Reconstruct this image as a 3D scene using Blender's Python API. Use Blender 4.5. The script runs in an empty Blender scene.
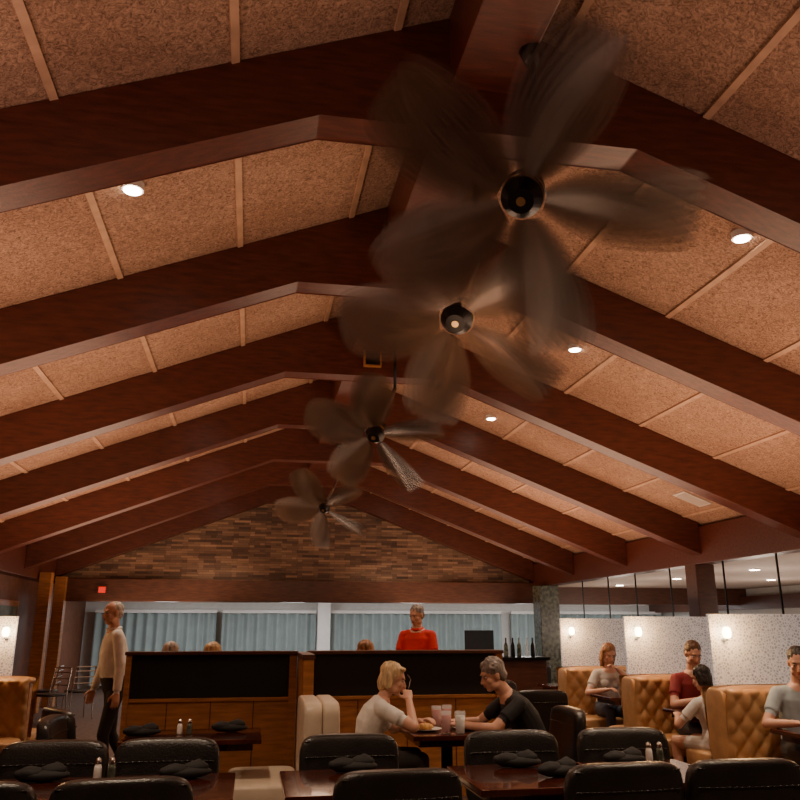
import bpy, bmesh, math, random
import numpy as np
from mathutils import Vector, Matrix, noise
random.seed(4)
R=math.radians
COL=bpy.context.scene.collection
# ------------------------------------------------------------------ materials
def newmat(name):
    m=bpy.data.materials.new(name); m.use_nodes=True
    nt=m.node_tree; b=nt.nodes['Principled BSDF']; return m,nt,b
def mat(name,col,rough=.5,metal=0,var=.15,scale=8,bump=.0,bscale=60,emis=None,es=0,coat=0,stretch=None,alpha=1,trans=0):
    m,nt,b=newmat(name); N=nt.nodes; L=nt.links
    b.inputs['Roughness'].default_value=rough; b.inputs['Metallic'].default_value=metal
    tc=N.new('ShaderNodeTexCoord'); mp=N.new('ShaderNodeMapping')
    L.new(tc.outputs['Object'],mp.inputs['Vector'])
    if stretch: mp.inputs['Scale'].default_value=stretch
    no=N.new('ShaderNodeTexNoise'); no.inputs['Scale'].default_value=scale; no.inputs['Detail'].default_value=4
    L.new(mp.outputs[0],no.inputs['Vector'])
    cr=N.new('ShaderNodeValToRGB')
    cr.color_ramp.elements[0].position=.3; cr.color_ramp.elements[1].position=.7
    cr.color_ramp.elements[0].color=[c*(1-var) for c in col]+[1]
    cr.color_ramp.elements[1].color=[min(1,c*(1+var)) for c in col]+[1]
    L.new(no.outputs[0],cr.inputs[0]); L.new(cr.outputs[0],b.inputs['Base Color'])
    if bump>0:
        n2=N.new('ShaderNodeTexNoise'); n2.inputs['Scale'].default_value=bscale; n2.inputs['Detail'].default_value=3
        L.new(mp.outputs[0],n2.inputs['Vector'])
        bp=N.new('ShaderNodeBump'); bp.inputs['Strength'].default_value=bump; bp.inputs['Distance'].default_value=.01
        L.new(n2.outputs[0],bp.inputs['Height']); L.new(bp.outputs[0],b.inputs['Normal'])
    if emis: b.inputs['Emission Color'].default_value=list(emis)+[1]; b.inputs['Emission Strength'].default_value=es
    if coat: b.inputs['Coat Weight'].default_value=coat
    if alpha<1: b.inputs['Alpha'].default_value=alpha
    if trans: b.inputs['Transmission Weight'].default_value=trans
    return m
M_beam=mat('mahogany_beam',(.085,.019,.010),.38,var=.35,scale=5,stretch=(1,6,6),bump=.15,bscale=30)
M_beam2=mat('mahogany_trim',(.085,.028,.014),.4,var=.35,scale=5,stretch=(1,6,6))
M_wood=mat('booth_wood',(.38,.16,.05),.4,var=.3,scale=4,stretch=(1,1,8))
M_tabletop=mat('glossy_table_wood',(.055,.012,.007),.12,var=.4,scale=6,stretch=(1,8,1),coat=.6)
M_black=mat('black_leather',(.018,.017,.016),.30,var=.3,bump=.25,bscale=90)
M_panel=mat('black_panel',(.006,.005,.005),.5,var=.1)
M_tan=mat('tan_leather',(.48,.27,.12),.38,var=.15,bump=.15,bscale=80)
M_cream=mat('cream_vinyl',(.60,.50,.38),.42,var=.08,bump=.1)
M_metal=mat('brushed_steel',(.6,.58,.55),.25,1,var=.05)
M_brass=mat('brass',(.6,.42,.2),.3,1,var=.1)
M_blackmetal=mat('black_metal',(.015,.013,.012),.3,.6,var=.1)
M_white=mat('white_paint',(.75,.72,.68),.6,var=.03)
M_annexceil=mat('annex_plaster',(.66,.57,.50),.7,var=.04)
M_floor=mat('floor_carpet',(.085,.045,.028),.85,var=.5,scale=14,bump=.3,bscale=120)
M_wallbrown=mat('brown_wall',(.16,.06,.03),.6,var=.2)
M_wallpale=mat('pale_wall',(.66,.64,.60),.7,var=.05)
M_blind=mat('blind_fabric',(.27,.335,.33),.7,var=.08,scale=3)
M_stone=mat('granite_column',(.10,.115,.085),.25,var=.9,scale=14,bump=.1)
M_napkin=mat('black_napkin',(.008,.008,.009),.8,var=.2)
M_glass=mat('clear_glass',(.85,.87,.88),.05,var=.01,alpha=.28)
M_red=mat('red_drink',(.55,.04,.02),.15,var=.1)
M_paper=mat('white_paper',(.8,.78,.74),.7,var=.02)
M_china=mat('white_china',(.8,.78,.75),.2,var=.02)
M_food=mat('food',(.55,.28,.08),.6,var=.5,scale=60,bump=.5)
M_addedlamp=mat('added_lamp_glow',(1,.85,.6),.5,var=0,emis=(1,.72,.38),es=22)
M_bulb2=mat('downlight_glow',(1,.9,.8),.5,var=0,emis=(1,.86,.68),es=30)
M_exit=mat('exit_red',(.5,.02,.02),.5,var=0,emis=(1,.02,.01),es=.8)
M_screen=mat('screen_black',(.01,.01,.012),.1,var=.1)
M_picture=mat('painting_canvas',(.10,.12,.07),.5,var=.9,scale=4)
def fibre():
    m,nt,b=newmat('fibre_ceiling'); N=nt.nodes; L=nt.links
    tc=N.new('ShaderNodeTexCoord')
    no=N.new('ShaderNodeTexNoise'); no.inputs['Scale'].default_value=26; no.inputs['Detail'].default_value=7; no.inputs['Roughness'].default_value=.8; no.inputs['Distortion'].default_value=2.0
    big=N.new('ShaderNodeTexNoise'); big.inputs['Scale'].default_value=1.3
    L.new(tc.outputs['Object'],no.inputs['Vector']); L.new(tc.outputs['Object'],big.inputs['Vector'])
    cr=N.new('ShaderNodeValToRGB'); e=cr.color_ramp.elements
    e[0].position=.37; e[0].color=(.14,.068,.042,1); e[1].position=.60; e[1].color=(.66,.40,.265,1)
    L.new(no.outputs[0],cr.inputs[0])
    mx=N.new('ShaderNodeMix'); mx.data_type='RGBA'; mx.blend_type='MULTIPLY'; mx.inputs[0].default_value=.5
    c2=N.new('ShaderNodeValToRGB'); c2.color_ramp.elements[0].position=.35; c2.color_ramp.elements[1].position=.65
    c2.color_ramp.elements[0].color=(.7,.6,.55,1); c2.color_ramp.elements[1].color=(1,1,1,1)
    L.new(big.outputs[0],c2.inputs[0])
    L.new(cr.outputs[0],mx.inputs[6]); L.new(c2.outputs[0],mx.inputs[7]); L.new(mx.outputs[2],b.inputs['Base Color'])
    bp=N.new('ShaderNodeBump'); bp.inputs['Strength'].default_value=.8; bp.inputs['Distance'].default_value=.02
    L.new(no.outputs[0],bp.inputs['Height']); L.new(bp.outputs[0],b.inputs['Normal'])
    b.inputs['Roughness'].default_value=.9
    return m
M_fibre=fibre()
M_batten=mat('batten_wood',(.50,.30,.19),.6,var=.15)
def brick():
    m,nt,b=newmat('wood_block_gable'); N=nt.nodes; L=nt.links
    tc=N.new('ShaderNodeTexCoord'); sp=N.new('ShaderNodeSeparateXYZ'); cb=N.new('ShaderNodeCombineXYZ')
    L.new(tc.outputs['Object'],sp.inputs[0]); L.new(sp.outputs[0],cb.inputs[0]); L.new(sp.outputs[2],cb.inputs[1])
    outs=[]
    for sc,off,c1,c2,bias in ((1,(0,0,0),(.44,.26,.16,1),(.10,.05,.034,1),-.1),(1,(7.3*.31,0,0),(1,1,1,1),(.32,.30,.30,1),0)):
        mp=N.new('ShaderNodeMapping'); mp.inputs['Location'].default_value=off; L.new(cb.outputs[0],mp.inputs[0])
        br=N.new('ShaderNodeTexBrick'); br.inputs['Scale'].default_value=sc; br.inputs['Brick Width'].default_value=.36
        br.inputs['Row Height'].default_value=.05; br.inputs['Mortar Size'].default_value=.0015; br.offset=.37; br.offset_frequency=3
        br.inputs['Color1'].default_value=c1; br.inputs['Color2'].default_value=c2; br.inputs['Mortar'].default_value=(.05,.02,.012,1)
        br.inputs['Bias'].default_value=bias; L.new(mp.outputs[0],br.inputs['Vector']); outs.append(br)
    mx=N.new('ShaderNodeMix'); mx.data_type='RGBA'; mx.blend_type='MULTIPLY'; mx.inputs[0].default_value=.85
    L.new(outs[0].outputs[0],mx.inputs[6]); L.new(outs[1].outputs[0],mx.inputs[7])
    L.new(mx.outputs[2],b.inputs['Base Color']); b.inputs['Roughness'].default_value=.55
    bp=N.new('ShaderNodeBump'); bp.inputs['Strength'].default_value=.6; bp.inputs['Distance'].default_value=.03
    bw=N.new('ShaderNodeRGBToBW'); L.new(mx.outputs[2],bw.inputs[0])
    L.new(bw.outputs[0],bp.inputs['Height']); L.new(bp.outputs[0],b.inputs['Normal'])
    return m
M_brick=brick()
def resin():
    m,nt,b=newmat('textured_resin_panel'); N=nt.nodes; L=nt.links
    tc=N.new('ShaderNodeTexCoord'); vo=N.new('ShaderNodeTexVoronoi'); vo.inputs['Scale'].default_value=38; vo.feature='DISTANCE_TO_EDGE'
    L.new(tc.outputs['Object'],vo.inputs['Vector'])
    cr=N.new('ShaderNodeValToRGB'); cr.color_ramp.elements[0].position=.0; cr.color_ramp.elements[1].position=.32
    cr.color_ramp.elements[0].color=(.82,.84,.86,1); cr.color_ramp.elements[1].color=(.36,.39,.43,1)
    L.new(vo.outputs[0],cr.inputs[0]); L.new(cr.outputs[0],b.inputs['Base Color'])
    L.new(cr.outputs[0],b.inputs['Emission Color']); b.inputs['Emission Strength'].default_value=.2  # glow put into the panel itself to imitate backlighting
    bp=N.new('ShaderNodeBump'); bp.inputs['Strength'].default_value=.8; L.new(vo.outputs[0],bp.inputs['Height']); L.new(bp.outputs[0],b.inputs['Normal'])
    b.inputs['Roughness'].default_value=.3
    return m
M_resin=resin()
def blade_mat(name,a,col):
    m,nt,b=newmat(name); N=nt.nodes; L=nt.links
    tc=N.new('ShaderNodeTexCoord'); wv=N.new('ShaderNodeTexNoise'); wv.inputs['Scale'].default_value=9
    mp=N.new('ShaderNodeMapping'); mp.inputs['Scale'].default_value=(.35,6,1)
    L.new(tc.outputs['UV'],mp.inputs['Vector']); L.new(mp.outputs[0],wv.inputs['Vector'])
    cr=N.new('ShaderNodeValToRGB'); cr.color_ramp.elements[0].position=.35; cr.color_ramp.elements[1].position=.7
    cr.color_ramp.elements[0].color=[c*.45 for c in col]+[1]; cr.color_ramp.elements[1].color=[c*1.6 for c in col]+[1]
    L.new(wv.outputs[0],cr.inputs[0]); L.new(cr.outputs[0],b.inputs['Base Color'])
    sp=N.new('ShaderNodeSeparateXYZ'); L.new(tc.outputs['UV'],sp.inputs[0])
    def mth(op,a_,b_=None):
        n=N.new('ShaderNodeMath'); n.operation=op
        for i,v in enumerate((a_,b_)):
            if v is None: continue
            if isinstance(v,(int,float)): n.inputs[i].default_value=v
            else: L.new(v,n.inputs[i])
        return n.outputs[0]
    v=sp.outputs[1]; e=mth('MULTIPLY',mth('MULTIPLY',v,mth('SUBTRACT',1,v)),13); e=mth('MINIMUM',e,1)
    t=mth('MINIMUM',mth('MULTIPLY',mth('SUBTRACT',1,sp.outputs[0]),10),1)
    L.new(mth('MULTIPLY',mth('MULTIPLY',e,t),a),b.inputs['Alpha'])
    b.inputs['Roughness'].default_value=.36
    return m
M_blade=blade_mat('palm_blade_moving',.42,(.16,.095,.06))
# ------------------------------------------------------------------ mesh helpers
def tomesh(bm,name,m,smooth=True,angle=None):
    bmesh.ops.recalc_face_normals(bm,faces=bm.faces)
    me=bpy.data.meshes.new(name); bm.to_mesh(me); bm.free()
    if m is not None: me.materials.append(m)
    for p in me.polygons: p.use_smooth=smooth
    return me
def bx(bm,size,loc,bev=0.0,rot=None,seg=2):
    r=bmesh.ops.create_cube(bm,size=1); vs=r['verts']
    for v in vs: v.co=Vector((v.co.x*size[0],v.co.y*size[1],v.co.z*size[2]))
    if bev>0:
        es=list({e for v in vs for e in v.link_edges})
        rr=bmesh.ops.bevel(bm,geom=es,offset=bev,segments=seg,affect='EDGES',profile=.7)
        vs=list({v for f in rr['faces'] for v in f.verts})
        seen=set(vs); st=list(vs)
        while st:
            a=st.pop()
            for e in a.link_edges:
                o=e.other_vert(a)
                if o not in seen: seen.add(o); st.append(o)
        vs=list(seen)
    mtx=Matrix.Translation(Vector(loc))@(rot.to_matrix().to_4x4() if rot else Matrix.Identity(4))
    for v in vs: v.co=mtx@v.co
    return vs
def box(name,size,loc,m,bev=.0,rot=None):
    bm=bmesh.new(); bx(bm,size,loc,bev,rot); return (name,tomesh(bm,name,m,False))
def mm(name,lo,hi,m,bev=0):
    return box(name,[hi[i]-lo[i] for i in range(3)],[(hi[i]+lo[i])/2 for i in range(3)],m,bev)
def cone(bm,p0,p1,r0,r1,seg=16):
    p0=Vector(p0);p1=Vector(p1);d=p1-p0; q=d.to_track_quat('Z','Y').to_matrix()
    A=[bm.verts.new(p0+q@Vector((r0*math.cos(2*math.pi*i/seg),r0*math.sin(2*math.pi*i/seg),0))) for i in range(seg)]
    B=[bm.verts.new(p1+q@Vector((r1*math.cos(2*math.pi*i/seg),r1*math.sin(2*math.pi*i/seg),0))) for i in range(seg)]
    for i in range(seg): bm.faces.new((A[i],A[(i+1)%seg],B[(i+1)%seg],B[i]))
    bm.faces.new(A[::-1]); bm.faces.new(B)
def ell(bm,c,rad,frame=None,seg=16):
    r=bmesh.ops.create_uvsphere(bm,u_segments=seg,v_segments=seg//2+2,radius=1)
    for v in r['verts']:
        p=Vector((v.co.x*rad[0],v.co.y*rad[1],v.co.z*rad[2]))
        if frame: p=frame@p
        v.co=p+Vector(c)
def capsule(bm,p0,p1,r0,r1,seg=14):
    cone(bm,p0,p1,r0,r1,seg); ell(bm,p0,(r0,)*3,seg=seg); ell(bm,p1,(r1,)*3,seg=seg)
def lathe(name,prof,loc,m,seg=24):
    bm=bmesh.new(); rings=[]
    for r,z in prof: rings.append([bm.verts.new((loc[0]+r*math.cos(2*math.pi*i/seg),loc[1]+r*math.sin(2*math.pi*i/seg),loc[2]+z)) for i in range(seg)])
    for a,b in zip(rings,rings[1:]):
        for i in range(seg): bm.faces.new((a[i],a[(i+1)%seg],b[(i+1)%seg],b[i]))
    bm.faces.new(rings[0][::-1]); bm.faces.new(rings[-1])
    return (name,tomesh(bm,name,m,True))
def sup(name,size,loc,m,e1=.3,e2=.3,bend=0,tilt=0,nu=24,nv=32,sc=None):
    bm=bmesh.new(); f=lambda w,e: math.copysign(abs(w)**e,w)
    rings=[]
    for i in range(1,nu):
        t=-math.pi/2+math.pi*i/nu; ring=[]
        for j in range(nv):
            w=2*math.pi*j/nv
            x=size[0]/2*f(math.cos(t),e1)*f(math.cos(w),e2); y=size[1]/2*f(math.cos(t),e1)*f(math.sin(w),e2); z=size[2]/2*f(math.sin(t),e1)
            y+=bend*x*x; y+=-tilt*z
            ring.append(bm.verts.new((x+loc[0],y+loc[1],z+loc[2])))
        rings.append(ring)
    for a,b in zip(rings,rings[1:]):
        for j in range(nv): bm.faces.new((a[j],a[(j+1)%nv],b[(j+1)%nv],b[j]))
    bm.faces.new(rings[0][::-1]); bm.faces.new(rings[-1])
    return (name,tomesh(bm,name,m,True))
def tuft(name,w,h,loc,m,facing=-1,depth=.04,cell=.16,tilt=.1):
    bm=bmesh.new(); nx=int(w/.016); nz=int(h/.016); G=[]
    for i in range(nx+1):
        row=[]
        for k in range(nz+1):
            x=i/nx*w; z=k/nz*h; a=x/cell; b=z/(cell*1.25)
            d=(abs(math.sin(math.pi*(a+b)/1)*math.sin(math.pi*(a-b)/1)))**.45
            ed=min(1,min(x,w-x)/.03)*min(1,min(z,h-z)/.03); ed=math.sqrt(max(0,ed))
            y=facing*(.03+depth*d*.9)*ed - facing*tilt*z
            row.append(bm.verts.new((x-w/2+loc[0],y+loc[1],z+loc[2])))
        G.append(row)
    for i in range(nx):
        for k in range(nz): bm.faces.new((G[i][k],G[i+1][k],G[i+1][k+1],G[i][k+1]))
    return (name,tomesh(bm,name,m,True))
def asset(name,parts,loc=(0,0,0),rot=0):
    if len(parts)==1:
        ob=bpy.data.objects.new(name,parts[0][1]); COL.objects.link(ob); ob.location=loc; ob.rotation_euler=(0,0,rot); return ob
    e=bpy.data.objects.new(name,None); COL.objects.link(e); e.location=loc; e.rotation_euler=(0,0,rot); e.empty_display_size=.1
    for pn,me in parts:
        o=bpy.data.objects.new(pn,me); COL.objects.link(o); o.parent=e
    return e
# ------------------------------------------------------------------ camera
EYE=1.52
cam=bpy.data.cameras.new('camera'); co=bpy.data.objects.new('camera',cam); COL.objects.link(co)
cam.sensor_width=36; cam.lens=36; co.location=(0,0,EYE); co.rotation_euler=(R(105.9),0,R(-10.2)); cam.clip_end=100
bpy.context.scene.camera=co
# ------------------------------------------------------------------ room shell
XL,XR,XC=-4.06,6.4,1.17; SL=.39; ZA=5.05; ZF=4.227; YB=-3.0; YF=18.6
def zc(x): return ZA-SL*abs(x-XC)
BY=[-.96,1.50,4.04,6.27,8.67,11.07,13.48,15.9,18.3]
def prism(name,pts,y0,y1,m,bev=0):
    bm=bmesh.new(); a=[bm.verts.new((x,y0,z)) for x,z in pts]; b=[bm.verts.new((x,y1,z)) for x,z in pts]
    n=len(pts); bm.faces.new(a); bm.faces.new(b[::-1])
    for i in range(n): bm.faces.new((a[i],b[i],b[(i+1)%n],a[(i+1)%n]))
    if bev: bmesh.ops.bevel(bm,geom=list(bm.edges),offset=bev,segments=1,affect='EDGES')
    return (name,tomesh(bm,name,m,False))
asset('ceiling',[prism('ceiling',[(XL-.3,zc(XL-.3)),(XC,ZA),(XR+.3,zc(XR+.3)),(XR+.3,zc(XR+.3)+.15),(XC,ZA+.15),(XL-.3,zc(XL-.3)+.15)],YB,YF,M_fibre)])
for y in BY:
    asset('ceiling_beam',[prism('ceiling_beam',[(XL,2.55),(.24,ZF),(2.1,ZF),(XR,2.55),(XR,zc(XR)-.002),(XC,ZA-.002),(XL,zc(XL)-.002)],y-.24,y,M_beam,.006)])
asset('ridge_beam',[mm('ridge_beam',(XC-.19,YB,4.50),(XC+.19,YF-.1,ZA-.04),M_beam,.008)])
bm=bmesh.new()
for k in range(0,6):
    for s in (-1,1):
        x=XC+s*(.90*k+.5)
        if x<XL or x>XR: continue
        bx(bm,(.045,YF-YB,.02),(x,(YF+YB)/2,zc(x)-.008),0,Matrix.Rotation(math.atan(SL)*s,3,'Y').to_quaternion().to_euler())
me=tomesh(bm,'trim_1',M_batten,False); asset('trim_1',[('trim_1',me)])
asset('wall_plate_right',[mm('p',(XR,YB,2.42),(XR+.26,YF,2.95),M_beam,.01)])
asset('wall_plate_left',[mm('p',(XL-.26,YB,2.42),(XL,YF,2.95),M_beam,.01)])
asset('wall_left',[mm('w',(XL-.36,YB,0),(XL-.26,YF+4.4,2.95),M_wallbrown)])
asset('wall_back',[mm('w',(XL-.36,YB-.1,0),(12,YB,5.2),M_wallbrown)])
asset('floor',[mm('f',(XL-.4,YB-.1,-.1),(12.2,23.4,0),M_floor)])
asset('wall_gable',[prism('g',[(XL,2.5),(XR,2.5),(XR,zc(XR)-.01),(XC,ZA-.01),(XL,zc(XL)-.01)],18.42,18.56,M_brick)])
asset('header_beam',[mm('h',(XL,18.14,2.06),(XR,18.58,2.52),M_beam2,.01)])
asset('ceiling_far',[mm('c',(XL-.3,18.6,2.5),(12,23.3,2.6),M_annexceil)])
asset('wall_far',[mm('w',(XL-.3,23.0,0),(12.1,23.2,2.5),M_wallpale)])
def blinds(name,x0,x1,y,z0,z1):
    bm=bmesh.new(); n=int((x1-x0)/.02); A=[];B=[]
    for i in range(n+1):
        x=x0+(x1-x0)*i/n; yy=y+.05*math.sin(2*math.pi*x/.26)
        A.append(bm.verts.new((x,yy,z0)));B.append(bm.verts.new((x,yy,z1)))
    for i in range(n): bm.faces.new((A[i],A[i+1],B[i+1],B[i]))
    me=tomesh(bm,'slats',M_blind,True)
    asset(name,[('slats',me),mm('rail',(x0,y-.07,z1),(x1,y+.07,z1+.08),M_white)])
blinds('window_blind',-4.0,-.9,22.7,.1,1.90)
blinds('window_blind',-.75,1.75,22.7,.1,1.90)
blinds('window_blind',2.15,7.0,22.7,.1,1.90)
blinds('window_blind',7.3,11.9,22.7,.1,1.90)
asset('white_post',[mm('p',(1.78,22.4,0),(2.12,22.75,2.5),M_white,.01)])
asset('ceiling_annex',[mm('c',(XR+.26,YB,2.44),(12,18.6,2.54),M_annexceil)])
asset('wall_annex',[mm('w',(12.0,YB,0),(12.1,23.2,2.6),M_wallpale)])
asset('trim_2',[mm('t',(11.7,YB,1.95),(12.0,23.0,2.25),M_beam2)])
asset('trim_3',[mm('t',(XR+.3,18.3,2.05),(11.9,18.5,2.44),M_beam2)])
asset('wood_column',[mm('c',(XR-.02,11.0,0),(XR+.28,11.3,2.42),M_beam2,.01)])
asset('granite_column',[mm('c',(XR-.2,17.2,0),(XR+.25,17.65,2.42),M_stone,.02)])
for x,y in ((XL+.02,16.7),(XL+.02,18.0)):
    asset('wood_column',[mm('c',(x,y,0),(x+.22,y+.22,2.55),M_wood,.01)])
asset('framed_picture',[mm('frame',(XL-.26,15.0,1.0),(XL-.2,16.4,2.0),M_wood,.01),mm('canvas',(XL-.2,15.1,1.1),(XL-.19,16.3,1.9),M_picture)])
for y in (9.2,11.9,14.2):
    asset('glass_screen_frame',[mm('post_1',(XR+.05,y,0),(XR+.07,y+.02,2.42),M_blackmetal),mm('post_2',(XR+.05,y+1.2,0),(XR+.07,y+1.22,2.42),M_blackmetal),mm('rail',(XR+.05,y,1.6),(XR+.07,y+1.22,1.62),M_blackmetal)])
# ------------------------------------------------------------------ lights
def light(name,t,loc,en,col,rot=(0,0,0),**k):
    l=bpy.data.lights.new(name,t); l.energy=en; l.color=col
    for a,v in k.items(): setattr(l,a,v)
    o=bpy.data.objects.new(name,l); COL.objects.link(o); o.location=loc; o.rotation_euler=rot; return o
WARM=(1,.62,.40)
for y,e in ((1.5,140),(6.5,190),(12,220),(16.5,110)):
    for x in (XC-3.2,XC+3.2):
        light('ceiling_fill','AREA',(x,y,1.9),e*.5,WARM if y>2 else (1,.62,.48),(R(180),0,0),shape='RECTANGLE',size=2.5,size_y=4)  # added upward fill for the ceiling, no fixture here
for x,y in ((-.9,2.3),(3.3,2.3),(-.88,4.8),(3.31,4.65),(3.13,7.29),(-.8,9.7),(3.1,10.2),(-.8,12.1),(3.1,12.1),(-.8,14.5),(3.1,14.5),(-.8,16.9),(3.1,16.9)):
    z=zc(x)
    bm=bmesh.new(); cone(bm,(x,y,z+.02),(x,y,z-.03),.07,.07,24); a=tomesh(bm,'ring',M_white,False)
    bm=bmesh.new(); cone(bm,(x,y,z-.025),(x,y,z-.038),.055,.055,24); b=tomesh(bm,'lens',M_bulb2,False)
    asset('recessed_downlight',[('ring',a),('lens',b)])
    light('downlight_lamp','SPOT',(x,y,z-.08),220,(1,.75,.52),spot_size=R(110),spot_blend=.8,shadow_soft_size=.06)
for y in (4.0,9,14):
    light('dining_fill','POINT',(XC,y,3.0),25,WARM,shadow_soft_size=.5)  # added soft fill in mid-air to raise the room brightness
for x,y in ((-2,20.5),(1,20.5),(4,20.5),(7,20.5),(10,20.5)):
    light('far_room_lamp','AREA',(x,y,2.45),50,(.97,.97,1),shape='SQUARE',size=1.0)
    light('far_room_fill','POINT',(x,y,1.9),20,(1,.96,.93),shadow_soft_size=.3)  # point is added fill to brighten the far room, not a fixture
    asset('recessed_downlight',[lathe('ring',[(.09,0),(.09,.02)],(x+.6,y-.6,2.475),M_white),lathe('lens',[(.07,0),(.07,.005)],(x+.6,y-.6,2.468),M_bulb2)])
for x,y in ((8,9.5),(10,9.5),(8,12),(10,12),(8,14.5),(10,14.5),(8,17)):
    light('annex_lamp','SPOT',(x,y,2.38),60,(1,.8,.62),spot_size=R(140),spot_blend=.8,shadow_soft_size=.1)
    light('annex_fill','POINT',(x,y,1.5),28,(1,.78,.62),shadow_soft_size=.3)  # point is added fill to brighten the annex ceiling
    asset('recessed_downlight',[lathe('ring',[(.10,0),(.10,.02)],(x,y,2.425),M_white),lathe('lens',[(.08,0),(.08,.005)],(x,y,2.418),M_bulb2)])
w=bpy.data.worlds.new('World'); bpy.context.scene.world=w; w.use_nodes=True
w.node_tree.nodes['Background'].inputs[0].default_value=(.35,.22,.16,1); w.node_tree.nodes['Background'].inputs[1].default_value=.3
asset('smoke_detector',[lathe('smoke_detector',[(.05,-.06),(.1,-.05),(.11,0),(.12,.02)],(-1.4,9.2,zc(-1.4)-.02),M_white)])
def vent(x,y,sx,sy):
    s=1 if x>XC else -1
    bm=bmesh.new(); rot=Matrix.Rotation(math.atan(SL)*s,3,'Y').to_quaternion()
    bx(bm,(sx,sy,.02),(0,0,0))
    for i in range(5): bx(bm,(sx*.85,.015,.012),(0,-sy*.35+sy*.7*i/4,-.014))
    for v in bm.verts: v.co=rot@v.co+Vector((x,y,zc(x)-.01))
    asset('air_vent',[('air_vent',tomesh(bm,'air_vent',M_annexceil,False))])
vent(5.85,10.0,.42,.30)
asset('beam_vent',[mm('box',(1.10,8.38,4.32),(1.30,8.43,4.52),M_wood,.005),mm('grille',(1.12,8.375,4.34),(1.28,8.38,4.50),M_blackmetal)])  # speaker-like box standing in for a vent on the beam
asset('exit_sign',[mm('housing',(-3.2,18.06,2.2),(-3.0,18.139,2.38),M_beam2),mm('face',(-3.17,18.05,2.23),(-3.03,18.062,2.35),M_exit)])
# ------------------------------------------------------------------ fans
def fan(hub,ang0,spin,rad=.76):
    ax=Vector((-.33,-.60,-.73)).normalized()
    e1=Vector((.984,-.177,0)); e1=(e1-ax*e1.dot(ax)).normalized(); e2=e1.cross(ax).normalized()
    if e2.z<0: e2=-e2
    parts=[]
    top=-ax*.85; zt=4.50-hub[2]
    bm=bmesh.new(); capsule(bm,top,Vector((top.x,top.y,zt)),.018,.018,12)
    cone(bm,(top.x,top.y,zt-.08),(top.x,top.y,zt),.04,.07,20)
    parts.append(('canopy',tomesh(bm,'canopy',M_blackmetal,True)))
    bm=bmesh.new(); capsule(bm,top,Vector((0,0,0)),.02,.02,12)
    parts.append(('down_rod',tomesh(bm,'down_rod',M_metal,True)))
    bm=bmesh.new()
    cone(bm,-ax*.17,-ax*.12,.05,.09,28); cone(bm,-ax*.12,-ax*.0,.092,.092,28); cone(bm,ax*.0,ax*.05,.092,.055,28)
    parts.append(('motor',tomesh(bm,'motor',M_blackmetal,False)))
    bm=bmesh.new(); cone(bm,-ax*.05,-ax*.035,.095,.095,28); cone(bm,ax*.045,ax*.056,.02,.02,28)
    parts.append(('brass_ring',tomesh(bm,'brass_ring',M_brass,False)))
    for k in range(5):
        for g,(da) in enumerate((-10.5,-7,-3.5,0,3.5,7,10.5)):
            a=R(ang0+72*k+da*spin)
            d=e1*math.cos(a)+e2*math.sin(a); t=-e1*math.sin(a)+e2*math.cos(a)
            tw=(t*math.cos(R(36))+ax*math.sin(R(36)))
            bm=bmesh.new(); uvl=bm.loops.layers.uv.new('UVMap'); n=18; mcount=10; Gd=[];UV={}
            L0=.10; L=rad+.01-L0
            for i in range(n+1):
                s=i/n; wdt=.175*(math.sin(math.pi*min(1,s*.97+.03)**.9))**.6
                row=[]
                for j in range(mcount+1):
                    q=(j/mcount*2-1)
                    p=d*(L0+L*s)+tw*(wdt*q)+ax*(.03*s+.03*abs(q)*wdt/.15)
                    v=bm.verts.new(p); UV[v]=(s,q*.5+.5); row.append(v)
                Gd.append(row)
            for i in range(n):
                for j in range(mcount):
                    f=bm.faces.new((Gd[i][j],Gd[i+1][j],Gd[i+1][j+1],Gd[i][j+1]))
                    for lp in f.loops: lp[uvl].uv=UV[lp.vert]
            parts.append(('blade_%d'%(k*7+g+1),tomesh(bm,'blade',M_blade,True)))
    asset('ceiling_fan',parts,hub)
fan((1.06,2.93,3.30),0,1.0,.76)
fan((1.06,4.09,3.19),185,1.0,.70)
fan((1.06,7.23,3.26),235,.8,.70)
fan((1.05,12.6,3.33),190,.8,.84)
# ------------------------------------------------------------------ furniture
def chair_parts():
    P=[sup('seat',(.54,.52,.14),(0,.02,.42),M_black,.35,.35),
       sup('backrest',(.60,.11,.44),(0,-.235,.68),M_black,.35,.4,bend=.28,tilt=.12),
       box('seat_frame',(.48,.46,.05),(0,.02,.345),M_beam2,.008)]
    bm=bmesh.new()
    for sx in (-1,1):
        cone(bm,(sx*.20,.20,.34),(sx*.21,.22,0),.022,.015,10)
        cone(bm,(sx*.20,-.18,.34),(sx*.22,-.25,0),.022,.015,10)
        cone(bm,(sx*.2,-.19,.36),(sx*.22,-.24,.6),.02,.018,10)
    P.append(('legs',tomesh(bm,'legs',M_tabletop,False)))
    bm=bmesh.new()
    for zz in (.865,.78):
        for sg in (1,-1):
            pts=[]
            for i in range(17):
                x=-.27+.54*i/16; pts.append(Vector((x,-.235-.12*(zz-.68)+.28*x*x+sg*(.054-(.012 if zz>.8 else 0)),zz)))
            for a,b in zip(pts,pts[1:]): cone(bm,a,b,.004,.004,6)
    P.append(('piping',tomesh(bm,'piping',M_black,True)))
    return P
CH=chair_parts()
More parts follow.
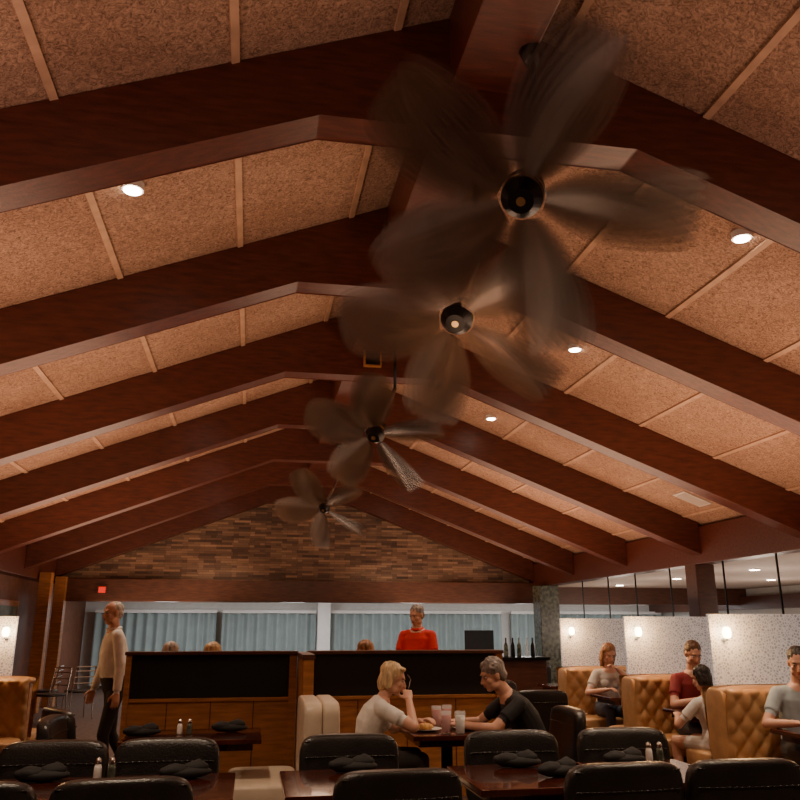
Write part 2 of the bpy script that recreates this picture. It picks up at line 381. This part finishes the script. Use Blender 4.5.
def table_parts(w,d):
    P=[box('top',(w,d,.035),(0,0,.7325),M_tabletop,.008),box('apron',(w-.12,d-.12,.05),(0,0,.69),M_tabletop,.004)]
    bm=bmesh.new(); cone(bm,(0,0,.67),(0,0,.06),.045,.045,20); cone(bm,(0,0,.09),(0,0,.05),.05,.10,20)
    bx(bm,(w*.75,.07,.04),(0,0,.03),.01); bx(bm,(.07,d*.75,.04),(0,0,.03),.01)
    P.append(('pedestal',tomesh(bm,'pedestal',M_blackmetal,False))); return P
TB=table_parts(.64,.74)
def napkin(x,y,z,r=0,w=.28):
    bm=bmesh.new(); 
    ellp=[(0,0,.03,w/2,.05,.028),(.05,.01,.05,.07,.04,.035),(-.06,0,.04,.08,.045,.035)]
    for a,b,c,p,q,s in ellp: ell(bm,(a,b,c),(p,q,s),seg=14)
    for v in bm.verts: v.co+=Vector((0,0,.010))*noise.noise(v.co*30); v.co.z=max(v.co.z,.001)
    asset('folded_napkin',[('folded_napkin',tomesh(bm,'folded_napkin',M_napkin,True))],(x,y,z),r)
def shakers(x,y,z):
    for dx,nm,m in ((-.035,'salt_shaker',M_china),(.035,'pepper_shaker',M_stone)):
        asset(nm,[lathe('jar',[(.018,0),(.022,.01),(.02,.06),(.014,.08)],(0,0,0),m,16),lathe('cap',[(.016,.08),(.017,.09),(.012,.105),(.004,.11)],(0,0,0),M_metal,16)],(x+dx,y,z))
for x in (-1.07,-.45,.62,1.63,2.37): asset('dining_chair',CH,(x,4.97,0),R(180)+R(random.uniform(-4,4)))
for x in (-1.15,-.52,.69,1.79,2.44): asset('dining_chair',CH,(x,4.16,0),R(random.uniform(-4,4)))
for x in (-1.06,-.36,.52,1.48,2.27): asset('dining_table',TB,(x,4.55,0))
for x,y,r in ((-1.03,4.80,.1),(-.30,4.76,.2),(.60,4.80,0),(1.55,4.80,-.2),(1.68,4.48,.3),(2.2,4.78,.1)): napkin(x,y,.75,r)
shakers(-.72,4.8,.75); shakers(2.42,4.84,.75)
asset('dining_table',table_parts(1.0,.7),(-.38,6.65,0))
napkin(-.75,6.6,.75,.2); napkin(-.12,6.75,.75,0); shakers(-.45,6.65,.75)
asset('dining_chair',CH,(-1.15,6.6,0),R(-90)); asset('dining_chair',CH,(-1.28,7.35,0),R(-60))
asset('dining_table',table_parts(.68,.74),(1.56,6.6,0))
asset('dining_chair',CH,(2.34,6.6,0),R(90))
asset('cream_banquette',[box('base_1',(.50,.85,.30),(.17,6.6,.15),M_beam2,.01),box('base_2',(.46,.85,.30),(.86,6.6,.15),M_beam2,.01),
   box('back_core',(.14,.85,.6),(.55,6.6,.3),M_beam2,.01),
   sup('backrest_1',(.15,.86,.60),(.48,6.6,.70),M_cream,.25,.25),sup('backrest_2',(.14,.86,.60),(.61,6.6,.70),M_cream,.25,.25),
   sup('seat_1',(.52,.86,.18),(.14,6.6,.38),M_cream,.25,.25),sup('seat_2',(.46,.86,.17),(.89,6.6,.375),M_cream,.25,.25)])
def partition(x0,x1):
    P=[mm('wood_body',(x0,8.0,0),(x1,8.1,.90),M_wood,.006),mm('post_1',(x0,7.97,.0),(x0+.05,8.12,1.28),M_wood,.004),
       mm('post_2',(x1-.07,7.97,.0),(x1,8.12,1.28),M_wood,.004),mm('cap_rail',(x0-.01,7.95,1.28),(x1+.01,8.14,1.31),M_beam2,.006),
       mm('black_panel',(x0+.05,8.02,.90),(x1-.07,8.08,1.28),M_panel),mm('mid_rail',(x0+.05,7.985,.87),(x1-.07,8.0,.90),M_wood,.003)]
    n=4
    for i in range(1,n):
        x=x0+(x1-x0)*i/n; P.append(mm('seam_%d'%i,(x-.004,7.996,0.02),(x+.004,8.0,.87),M_beam2))
    asset('booth_partition',P)
    asset('booth_bench',[mm('base',(x0+.1,8.15,0),(x1-.1,8.72,.3),M_beam2,.01),sup('seat',(x1-x0-.22,.60,.16),((x0+x1)/2,8.46,.38),M_tan,.25,.25),
        sup('backrest',(x1-x0-.2,.12,.7),((x0+x1)/2,8.21,.75),M_tan,.25,.3)])
partition(-1.1,.45); partition(.56,2.46)
asset('side_partition',[mm('panel',(.46,7.2,0),(.55,8.15,1.26),M_wood,.01),mm('cap',(.45,7.19,1.26),(.56,8.16,1.30),M_beam2,.005)])
def booth(x0,x1,y,added_lamp=True,mirror=False,ins=0):
    w=x1-x0; xc=(x0+x1)/2
    P=[mm('core',(x0+.02,y-.06,0),(x1-.02,y+.06,.96),M_wood,.01),
       tuft('tufted_back_1',w,.60,(xc,y-.13,.42),M_tan,-1,tilt=-.1),tuft('tufted_back_2',w,.60,(xc,y+.13,.42),M_tan,1,tilt=-.1),
       sup('seat_1',(w,.50,.17),(xc,y-.40,.385),M_tan,.25,.25),sup('seat_2',(w,.50,.17),(xc,y+.40,.385),M_tan,.25,.25),
       mm('plinth_1',(x0+.02,y-.60,0),(x1-.02,y-.1,.3),M_beam2,.01),mm('plinth_2',(x0+.02,y+.1,0),(x1-.02,y+.60,.3),M_beam2,.01),
       sup('top_roll',(w,.30,.10),(xc,y,.99),M_tan,.6,.3),
       sup('side_roll',(.06,.30,.62),(x0+.02,y,.70),M_tan,.4,.4)]
    asset('booth_seat',P)
    asset('privacy_panel',[box('panel',(w-.02-ins,.035,.60),(xc-ins/2,y,1.34),M_resin,.006),box('foot',(w-.3-ins,.05,.02),(xc-ins/2,y,1.035),M_metal)])
    if added_lamp:
        sx=x0+.14 if not mirror else x1-ins-.1
        asset('added_panel_lamp',[lathe('shade',[(.012,-.05),(.03,-.04),(.038,0),(.03,.04),(.012,.05)],(sx,y-.075,1.48),M_addedlamp),box('bracket',(.03,.05,.02),(sx,y-.04,1.42),M_metal)])  # lamp added to make the warm glow reflected on the panel
        light('added_panel_light','POINT',(sx,y-.16,1.48),10,(1,.52,.20),shadow_soft_size=.05)
for y in (5.0,6.8,8.5,10.4): booth(4.0,5.35,y)
for y in (5.9,7.65,9.45,11.35): asset('dining_table',table_parts(1.15,.62),(4.68,y,0))
booth(-3.7,-2.2,9.4,True,True,ins=.22)
asset('dining_table',table_parts(1.2,.6),(-2.95,8.4,0))
def wire_chair(x,y,r):
    bm=bmesh.new()
    for sx in (-.2,.2):
        cone(bm,(sx,.2,0),(sx*.9,.18,.44),.012,.012,8); cone(bm,(sx,-.22,0),(sx*.9,-.18,.44),.012,.012,8); cone(bm,(sx*.9,-.18,.44),(sx*.85,-.26,.88),.012,.012,8)
    for z in (.6,.7,.8,.87): cone(bm,(-.18,-.2-.06*(z-.44)/.44,z),(.18,-.2-.06*(z-.44)/.44,z),.01,.01,8)
    asset('metal_chair',[('frame',tomesh(bm,'frame',M_metal,False)),sup('seat',(.42,.42,.05),(0,0,.46),M_black,.4,.5)],(x,y,0),r)
wire_chair(-3.2,14.8,R(150)); wire_chair(-2.9,15.6,R(30)); wire_chair(-3.5,15.7,R(90))
for x,y in ((3.0,9.3),(3.0,11.2),(-.2,12.5),(1.6,12.8),(5.1,15.4),(2.6,15.6),(.2,15.3)):
    asset('dining_table',TB,(x,y,0)); asset('dining_chair',CH,(x,y+.62,0),R(180)); asset('dining_chair',CH,(x,y-.62,0),0)
asset('service_counter',[mm('body',(3.2,13.4,0),(4.9,13.9,1.0),M_beam2,.01),mm('top',(3.15,13.35,1.0),(4.95,13.95,1.05),M_blackmetal,.006)])
asset('monitor',[box('screen',(.5,.04,.32),(3.8,13.6,1.32),M_screen,.01),box('stand',(.05,.05,.12),(3.8,13.63,1.12),M_blackmetal),box('foot',(.22,.16,.015),(3.8,13.63,1.058),M_blackmetal)])
for i,x in enumerate((4.25,4.37,4.48,4.62,4.72)):
    asset('bottle',[lathe('bottle',[(.035,0),(.038,.02),(.036,.18),(.014,.24),(.013,.30),(.016,.31)],(x,13.55,1.05),(M_stone,M_blackmetal,M_stone,M_glass,M_blackmetal)[i],16)])
PL=lambda: [lathe('plate',[(.07,0),(.12,.012),(.13,.018),(.125,.018),(.07,.006)],(0,0,0),M_china),sup('food',(.13,.11,.05),(0,0,.03),M_food,.9,.9)]
asset('dinner_plate',PL(),(1.38,6.56,.75)); asset('dinner_plate',PL(),(1.74,6.6,.75))
for x,y,m in ((1.52,6.78,M_red),(1.62,6.84,M_red),(1.50,6.36,M_red),(1.60,6.32,M_china)):
    asset('drinking_glass',[lathe('glass',[(.03,0),(.034,.005),(.042,.16),(.040,.16),(.032,.012)],(0,0,0),M_glass,20),lathe('drink',[(.028,.008),(.032,.02),(.038,.13)],(0,0,0),m,20)],(x,y,.75))
# ------------------------------------------------------------------ people
def V(*a): return Vector(a)
def remesh(bm,vox,sm=2):
    me=bpy.data.meshes.new('tmp'); bmesh.ops.recalc_face_normals(bm,faces=bm.faces); bm.to_mesh(me); bm.free()
    ob=bpy.data.objects.new('tmp',me); COL.objects.link(ob)
    r=ob.modifiers.new('r','REMESH'); r.mode='VOXEL'; r.voxel_size=vox
    s=ob.modifiers.new('s','SMOOTH'); s.factor=.5; s.iterations=sm
    dg=bpy.context.evaluated_depsgraph_get(); dg.update()
    out=bpy.data.meshes.new_from_object(ob.evaluated_get(dg)); bpy.data.objects.remove(ob); bpy.data.meshes.remove(me)
    for p in out.polygons: p.use_smooth=True
    return out
def ik(s,w,hint,l1=.29,l2=.26):
    d=w-s; L=min(d.length,(l1+l2)*.995); dn=d.normalized(); w=s+dn*L
    a=(l1*l1-l2*l2+L*L)/(2*L); h=math.sqrt(max(0,l1*l1-a*a)); hh=(hint-dn*hint.dot(dn)).normalized()
    return s+dn*a+hh*h, w
def loft(bm,rings,seg=20):
    prev=None; first=None
    for c,sx,fy,rx,ry in rings:
        ring=[bm.verts.new(c+sx*(rx*math.copysign(abs(math.cos(t))**.85,math.cos(t)))+fy*(ry*math.copysign(abs(math.sin(t))**.85,math.sin(t)))) for t in [2*math.pi*i/seg for i in range(seg)]]
        if prev:
            for i in range(seg): bm.faces.new((prev[i],prev[(i+1)%seg],ring[(i+1)%seg],ring[i]))
        else: first=ring
        prev=ring
    bm.faces.new(first[::-1]); bm.faces.new(prev)
SKIN=mat('skin',(.60,.33,.23),.5,var=.06,scale=20); LIP=mat('lips',(.42,.12,.09),.5,var=.05)
EYEW=mat('eye_white',(.50,.46,.43),.3,var=.01); IRIS=mat('iris',(.03,.02,.015),.3,var=.01)
SHOE=mat('shoe_leather',(.02,.015,.012),.4,var=.1)
def cloth(name,c): return mat(name,c,.8,var=.14,scale=12,bump=.7,bscale=9)
def hairm(name,c): return mat(name,c,.5,var=.45,scale=40,stretch=(1,1,.25),bump=.6,bscale=60)
def human(name,loc,rot,seated=True,lean=.05,lift=0,hdir=(0,1,-.1),htilt=0,WL=(-.2,.35,.78),WR=(.2,.35,.78),sleeve=.6,shirt=None,pants=None,hair='short',hairmat=None,
          skin=SKIN,vox=.008,k=1.0,legs=None,female=False,curl=.5,EL=(-1,-.3,-.8),ER=(1,-.3,-.8),barelegs=False,Nz=None,Hd=None,belly=1.0,collar=False):
    bm=bmesh.new(); segs=[]
    X=V(1,0,0)
    if seated:
        P=V(0,0,.55); N=V(0,lean,Nz or 1.07); C=P.lerp(N,.55)+V(0,-.02-lean*.05,0)
        H=N+(V(*Hd) if Hd else V(0,.04+lean*.15,.185))
        hips=[V(-.095,.02,.55),V(.095,.02,.55)]; knees=[V(-.13,.43,.55),V(.13,.43,.55)]; ank=[V(-.14,.40,.10),V(.14,.46,.10)]
    else:
        P=V(0,0,.96); N=V(0,lean,1.50); C=P.lerp(N,.55)+V(0,.01,0); H=N+(V(*Hd) if Hd else V(0,.03,.17))
        hips=[V(-.095,0,.93),V(.095,0,.93)]; knees=[V(-.11,.10,.50),V(.12,-.02,.50)]; ank=[V(-.12,.06,.09),V(.13,-.22,.11)]
    if legs: knees=[V(*legs[0]),V(*legs[1])]; ank=[V(*legs[2]),V(*legs[3])]
    ax=(N-P).normalized(); F=ax.cross(X)
    if F.y<0: F=-F
    sw=.155 if female else .178; wst=.125 if female else .155
    def at(t): 
        return P.lerp(C,t/.55) if t<.55 else C.lerp(N,(t-.55)/.45)
    B=belly
    rings=[(at(0)-ax*.10,X,F,.13,.10),(at(0)-ax*.03,X,F,.175,.125),(at(.12),X,F,.165*B,.12*B),(at(.35),X,F,wst*B,(.115 if not female else .10)*B*B),(at(.6),X,F,.165 if not female else .145,.12*B),
           (at(.82),X,F,.175 if not female else .155,.11),(at(.95),X,F,.130 if not female else .112,.08),(at(1.04),X,F,.07,.062)]
    loft(bm,rings); segs.append((P-ax*.05,at(.16),.13,'low')); segs.append((at(.16),at(.93),.13,'shirt'))
    if female:
        for s in (-1,1): ell(bm,at(.68)+X*s*.07+F*.085,(.062,.055,.06))
    capsule(bm,at(.97),H-V(0,.01,.03),.06 if not female else .05,.055 if not female else .046)
    sh=[at(.88)-X*sw,at(.88)+X*sw]
    W=[V(*WL),V(*WR)]; hands=[]
    for i,(s,w,hint) in enumerate(zip(sh,W,(V(*EL),V(*ER)))):
        e,w=ik(s,w,hint); sd=-1 if i==0 else 1
        ell(bm,s-X*sd*.015,(.062,.058,.058)) 
        capsule(bm,at(.90)+X*sd*.06,s+V(0,0,.002),.062,.056); segs.append((at(.88)+X*sd*.08,s,.066,'shirt'))
        capsule(bm,s,e,.050,.041); capsule(bm,e,w,.041,.027)
        h=s.lerp(e,sleeve) if sleeve<1 else e
        cone(bm,s,h,.058,.058,20)
        if sleeve>=1: ell(bm,e,(.054,)*3); cone(bm,e,e.lerp(w,.93),.052,.042,18)
        segs.append((s,s.lerp(e,sleeve) if sleeve<1 else e,.06,'shirt'))
        if sleeve<1: segs.append((s.lerp(e,sleeve+.02),e,.045,'skin')); segs.append((e,w,.035,'skin'))
        else: segs.append((e,e.lerp(w,.93),.045,'shirt')); segs.append((e.lerp(w,.97),w,.03,'skin'))
        d=(w-e).normalized(); inward=-X*sd; pn=V(0,0,-1) if abs(d.z)<.8 else inward
        if not seated and abs(d.z)>.6: pn=inward
        pn=(pn-d*pn.dot(d)).normalized(); sv=d.cross(pn).normalized()
        th=sv if sv.dot(inward if seated else V(0,1,0))>0 else -sv
        loft(bm,[(w-d*.01,sv,pn,.026,.02),(w+d*.03,sv,pn,.036,.017),(w+d*.07,sv,pn,.041,.015),(w+d*.092,sv,pn,.036,.012)],14)
        for q,ln in zip((-.031,-.0105,.0105,.031),(.058,.075,.080,.070)):
            p=w+d*.082+th*q; dd=(d+th*q*2).normalized(); l3=[ln*.42,ln*.32,ln*.26]; rr=.0098
            for n_,l in enumerate(l3):
                an=curl*(.6+.35*n_); dd=(dd*math.cos(an*.8)+pn*math.sin(an*.8)).normalized()
                p2=p+dd*l; capsule(bm,p,p2,rr,rr*.9,8); p=p2; rr*=.9
        p=w+d*.025+th*.03; dd=(d*.7+th*.75+pn*.25).normalized(); p2=p+dd*.045; capsule(bm,p,p2,.014,.0115,8)
        dd=(d+th*.15+pn*.35).normalized(); capsule(bm,p2,p2+dd*.035,.0115,.0095,8)
        segs.append((w,w+d*.17,.03,'skin')); segs.append((w+d*.03,w+d*.06+th*.07,.015,'skin')); hands.append((w+d*.09,pn))
    for i in range(2):
        capsule(bm,hips[i],knees[i],.088,.062); capsule(bm,knees[i],ank[i]+V(0,0,.02),.060,.040)
        lb='skin' if barelegs else 'pants'
        segs.append((hips[i],hips[i].lerp(knees[i],.5),.085,'pants')); segs.append((hips[i].lerp(knees[i],.5),knees[i],.07,lb)); segs.append((knees[i],ank[i]+V(0,0,.0),.05,lb))
        a=ank[i]; fz=V(a.x,a.y,a.z-.055)
        loft(bm,[(fz+V(0,-.075,0),X,V(0,0,1),.025,.025),(fz+V(0,-.05,.005),X,V(0,0,1),.038,.04),(fz+V(0,.05,.0),X,V(0,0,1),.045,.036),(fz+V(0,.12,-.01),X,V(0,0,1),.048,.026),(fz+V(0,.175,-.015),X,V(0,0,1),.03,.018)],14)
        capsule(bm,a+V(0,0,.03),fz+V(0,-.02,.01),.04,.038); segs.append((fz+V(0,-.06,0),fz+V(0,.17,-.01),.035,'shoe'))
    f=V(*hdir).normalized(); s=f.cross(V(0,0,1)).normalized(); u=s.cross(f).normalized()
    if htilt: 
        q=Matrix.Rotation(htilt,3,f); s=q@s; u=q@u
    fr=Matrix((s,f,u)).transposed()
    def hp(a,b,c): return H+s*a+f*b+u*c
    ell(bm,hp(0,-.008,.03),(.074,.092,.085),fr,20); ell(bm,hp(0,.022,-.035),(.060,.068,.072),fr,18); ell(bm,hp(0,.058,-.088),(.030,.028,.024),fr,12)
    for sd in (-1,1):
        ell(bm,hp(sd*.036,.060,-.022),(.024,.022,.024),fr,12); ell(bm,hp(sd*.076,-.008,-.008),(.010,.02,.032),fr,12); ell(bm,hp(sd*.050,.02,-.07),(.02,.04,.028),fr,12)
    ell(bm,hp(0,.078,.034),(.05,.014,.012),fr,12); capsule(bm,hp(0,.086,.012),hp(0,.107,-.026),.009,.013,10); ell(bm,hp(0,.100,-.032),(.019,.012,.010),fr,10)
    ell(bm,hp(0,.086,-.055),(.022,.012,.014),fr,12)
    segs.append((hp(0,0,.03),hp(0,.02,-.06),.08,'skin'))
    me=remesh(bm,vox)
    n=len(me.polygons); ce=np.empty(n*3); me.polygons.foreach_get('center',ce); ce=ce.reshape(-1,3)
    best=np.full(n,1e9); lab=np.zeros(n,int); order=['shirt','pants','skin','shoe']
    for p0,p1,r,l in segs:
        a=np.array(p0);b=np.array(p1);d=b-a;t=np.clip(((ce-a)@d)/max(1e-9,d@d),0,1); dist=np.linalg.norm(ce-(a+t[:,None]*d),axis=1)-r
        msk=dist<best; best[msk]=dist[msk]; lab[msk]=order.index('pants' if l=='low' else l)
    a=np.array(at(.97)); nd=np.array((H-at(.97)).normalized()); fn=np.array(F)
    al=(ce-a)@nd; rad_=np.linalg.norm(ce-a-al[:,None]*nd,axis=1)
    lab[(al+.30*((ce-a)@fn)>.018)&(rad_<.095)]=2
    for m in (shirt,pants,skin,SHOE): me.materials.append(m)
    me.polygons.foreach_set('material_index',lab.astype(np.int32)); me.update()
    parts=[('body',me)]
    if collar:
        bm=bmesh.new(); q=Vector(nd).to_track_quat('Z','Y').to_matrix(); c0=at(.97)+Vector(nd)*.01; rr=[]
        for (r_,h_) in ((.078,0),(.071,.035),(.085,.018)):
            rr.append([bm.verts.new(c0+q@V(r_*math.cos(t),r_*math.sin(t),0)+Vector(nd)*h_) for t in [2*math.pi*i/24 for i in range(24)]])
        for a_,b_ in zip(rr,rr[1:]):
            for i in range(24): bm.faces.new((a_[i],a_[(i+1)%24],b_[(i+1)%24],b_[i]))
        parts.append(('collar',tomesh(bm,'collar',shirt,True)))
    bm=bmesh.new()
    for sd in (-1,1): ell(bm,hp(sd*.031,.0765,.008),(.013,.008,.0065),fr,12)
    parts.append(('eyes',tomesh(bm,'eyes',EYEW,True)))
    bm=bmesh.new()
    for sd in (-1,1): ell(bm,hp(sd*.031,.083,.007),(.006,.003,.0058),fr,10)
    parts.append(('irises',tomesh(bm,'irises',IRIS,True)))
    bm=bmesh.new()
    for sd in (-1,1): ell(bm,hp(sd*.033,.088,.028),(.018,.005,.004),fr,10)
    parts.append(('eyebrows',tomesh(bm,'eyebrows',hairmat,True)))
    bm=bmesh.new(); ell(bm,hp(0,.096,-.051),(.021,.006,.005),fr,10); ell(bm,hp(0,.095,-.060),(.018,.006,.006),fr,10)
    parts.append(('lips',tomesh(bm,'lips',LIP,True)))
    bm=bmesh.new()
    if hair=='short': ell(bm,hp(0,-.022,.050),(.082,.094,.078),fr,20); ell(bm,hp(0,-.055,.0),(.076,.050,.075),fr,18)
    elif hair=='curly':
        ell(bm,hp(0,-.02,.055),(.088,.098,.082),fr,20); ell(bm,hp(0,-.06,.0),(.082,.055,.08),fr,18)
        for _ in range(60):
            th_=random.uniform(0,6.28); ph=random.uniform(-.1,1.5); p=(math.cos(th_)*math.cos(ph)*.085,-.02+math.sin(th_)*math.cos(ph)*.092,.055+math.sin(ph)*.078)
            if p[1]>.045 and p[2]<.07: continue
            ell(bm,hp(*p),(.016,)*3,fr,8)
    elif hair=='bob':
        ell(bm,hp(0,-.026,.054),(.086,.096,.076),fr,20); ell(bm,hp(0,-.065,-.02),(.084,.05,.095),fr,18)
        for sd in (-1,1): ell(bm,hp(sd*.076,-.03,-.01),(.018,.042,.075),fr,14)
        ell(bm,hp(.03,.050,.092),(.045,.03,.018),fr,14)
    elif hair=='long':
        ell(bm,hp(0,-.026,.052),(.086,.098,.078),fr,20); ell(bm,hp(0,-.07,-.06),(.088,.046,.155),fr,18)
        for sd in (-1,1): ell(bm,hp(sd*.078,-.015,-.06),(.018,.04,.125),fr,14)
    elif hair=='thin':
        ell(bm,hp(0,-.030,.042),(.080,.086,.074),fr,20); ell(bm,hp(0,-.055,-.005),(.076,.048,.07),fr,18)
    hm=remesh(bm,.006,2)
    for v in hm.vertices:
        p=v.co; v.co=p+(p-H).normalized()*(.007*noise.noise(Vector((p.x*45,p.y*45,p.z*22))))
    hm.materials.append(hairmat); parts.append(('hair',hm))
    e=asset(name,parts,loc,rot); e.scale=(k,k,k); return hands
white=cloth('white_shirt',(.72,.70,.66)); redc=cloth('red_shirt',(.55,.02,.02)); blackc=cloth('black_tee',(.012,.012,.014)); maroon=cloth('maroon_tee',(.22,.02,.025))
blue=cloth('light_blue_shirt',(.36,.44,.48)); dark=cloth('dark_trousers',(.025,.022,.022)); denim=cloth('denim',(.06,.08,.13)); stripe=cloth('pale_blouse',(.55,.52,.48))
grey=hairm('grey_hair',(.25,.22,.20)); lgrey=hairm('silver_hair',(.5,.45,.4)); blond=hairm('blonde_hair',(.62,.44,.24)); brown=hairm('brown_hair',(.10,.045,.02)); blk=hairm('dark_hair',(.02,.015,.012)); auburn=hairm('auburn_hair',(.30,.14,.06))
human('standing_man',(-1.34,9.1,0),R(112),seated=False,lean=.06,hdir=(-.25,1,-.1),WL=(-.30,.05,.86),WR=(.27,.16,.86),sleeve=1,shirt=white,pants=dark,hair='thin',hairmat=lgrey,EL=(-.3,-1,0),ER=(.3,-1,0),belly=1.14,collar=True)
human('standing_man',(2.03,10.0,0),R(150),seated=False,lean=.04,hdir=(.35,1,-.35),WL=(-.28,.20,.90),WR=(.28,.20,.90),sleeve=.62,shirt=redc,pants=dark,hair='short',hairmat=grey,EL=(-.3,-1,0),ER=(.3,-1,0),belly=1.1,collar=True)
hw=human('seated_woman',(.90,6.6,0),R(-90),lean=.14,Nz=.98,Hd=(0,.09,.15),hdir=(.12,1,-.3),WL=(-.12,.47,.80),WR=(.10,.34,.98),shirt=white,pants=dark,hair='bob',hairmat=blond,female=True,ER=(1,-.2,-.9),curl=.9)
human('seated_man',(2.32,6.6,0),R(90),lean=.25,Nz=1.00,Hd=(0,.12,.15),hdir=(-.1,1,-.35),WL=(-.10,.66,.79),WR=(.18,.64,.79),shirt=blackc,pants=denim,hair='curly',hairmat=grey,curl=.7)
human('seated_woman',(4.45,10.02,0),R(175),lean=.08,Nz=1.02,hdir=(-.1,1,-.5),WL=(-.05,.30,1.02),WR=(.15,.38,.80),shirt=stripe,pants=denim,hair='long',hairmat=auburn,female=True,curl=.8)
human('seated_man',(4.50,8.10,0),R(180),lean=.08,Nz=1.08,hdir=(.1,1,-.5),WL=(-.12,.36,.84),WR=(.10,.36,.84),shirt=maroon,pants=denim,hair='short',hairmat=brown,curl=.9)
human('seated_woman',(4.22,7.2,0),R(15),lean=.08,Nz=1.0,hdir=(-.2,1,-.3),WL=(-.12,.40,.80),WR=(.14,.36,.80),shirt=white,pants=stripe,hair='bob',hairmat=blk,female=True,barelegs=True,k=.90)
human('seated_man',(4.50,6.38,0),R(165),lean=.08,Nz=1.06,hdir=(.4,1,-.4),WL=(-.12,.40,.80),WR=(.16,.38,.80),shirt=blue,pants=dark,hair='short',hairmat=blk)
human('seated_man',(-.76,8.48,0),R(5),lean=.0,Nz=1.09,shirt=stripe,pants=denim,hair='thin',hairmat=lgrey,vox=.011)
human('seated_woman',(-.36,8.48,0),R(-5),lean=.0,Nz=1.07,shirt=blue,pants=denim,hair='bob',hairmat=blond,female=True,vox=.011)
human('seated_woman',(1.17,8.48,0),R(0),lean=.0,Nz=1.09,shirt=blackc,pants=denim,hair='bob',hairmat=auburn,female=True,vox=.011)
bm=bmesh.new(); bx(bm,(.24,.004,.17),(4.5,7.64,.93),0,Matrix.Rotation(R(-35),3,'X').to_quaternion().to_euler()); asset('paper_napkin',[('paper_napkin',tomesh(bm,'paper_napkin',M_paper,False))])
h,pn=hw[1]; wp=Matrix.Translation(V(.90,6.6,0))@Matrix.Rotation(R(-90),4,'Z')
a=wp@(h+pn*.02); b=a+V(.03,-.0,.10)
bm=bmesh.new(); capsule(bm,a-V(.01,0,.04),b,.003,.0025,8)
for q in (-1,0,1): capsule(bm,b,b+V(-.025,q*.006,.04),.0015,.0012,6)
asset('fork',[('fork',tomesh(bm,'fork',M_metal,True))])
print('DONE')
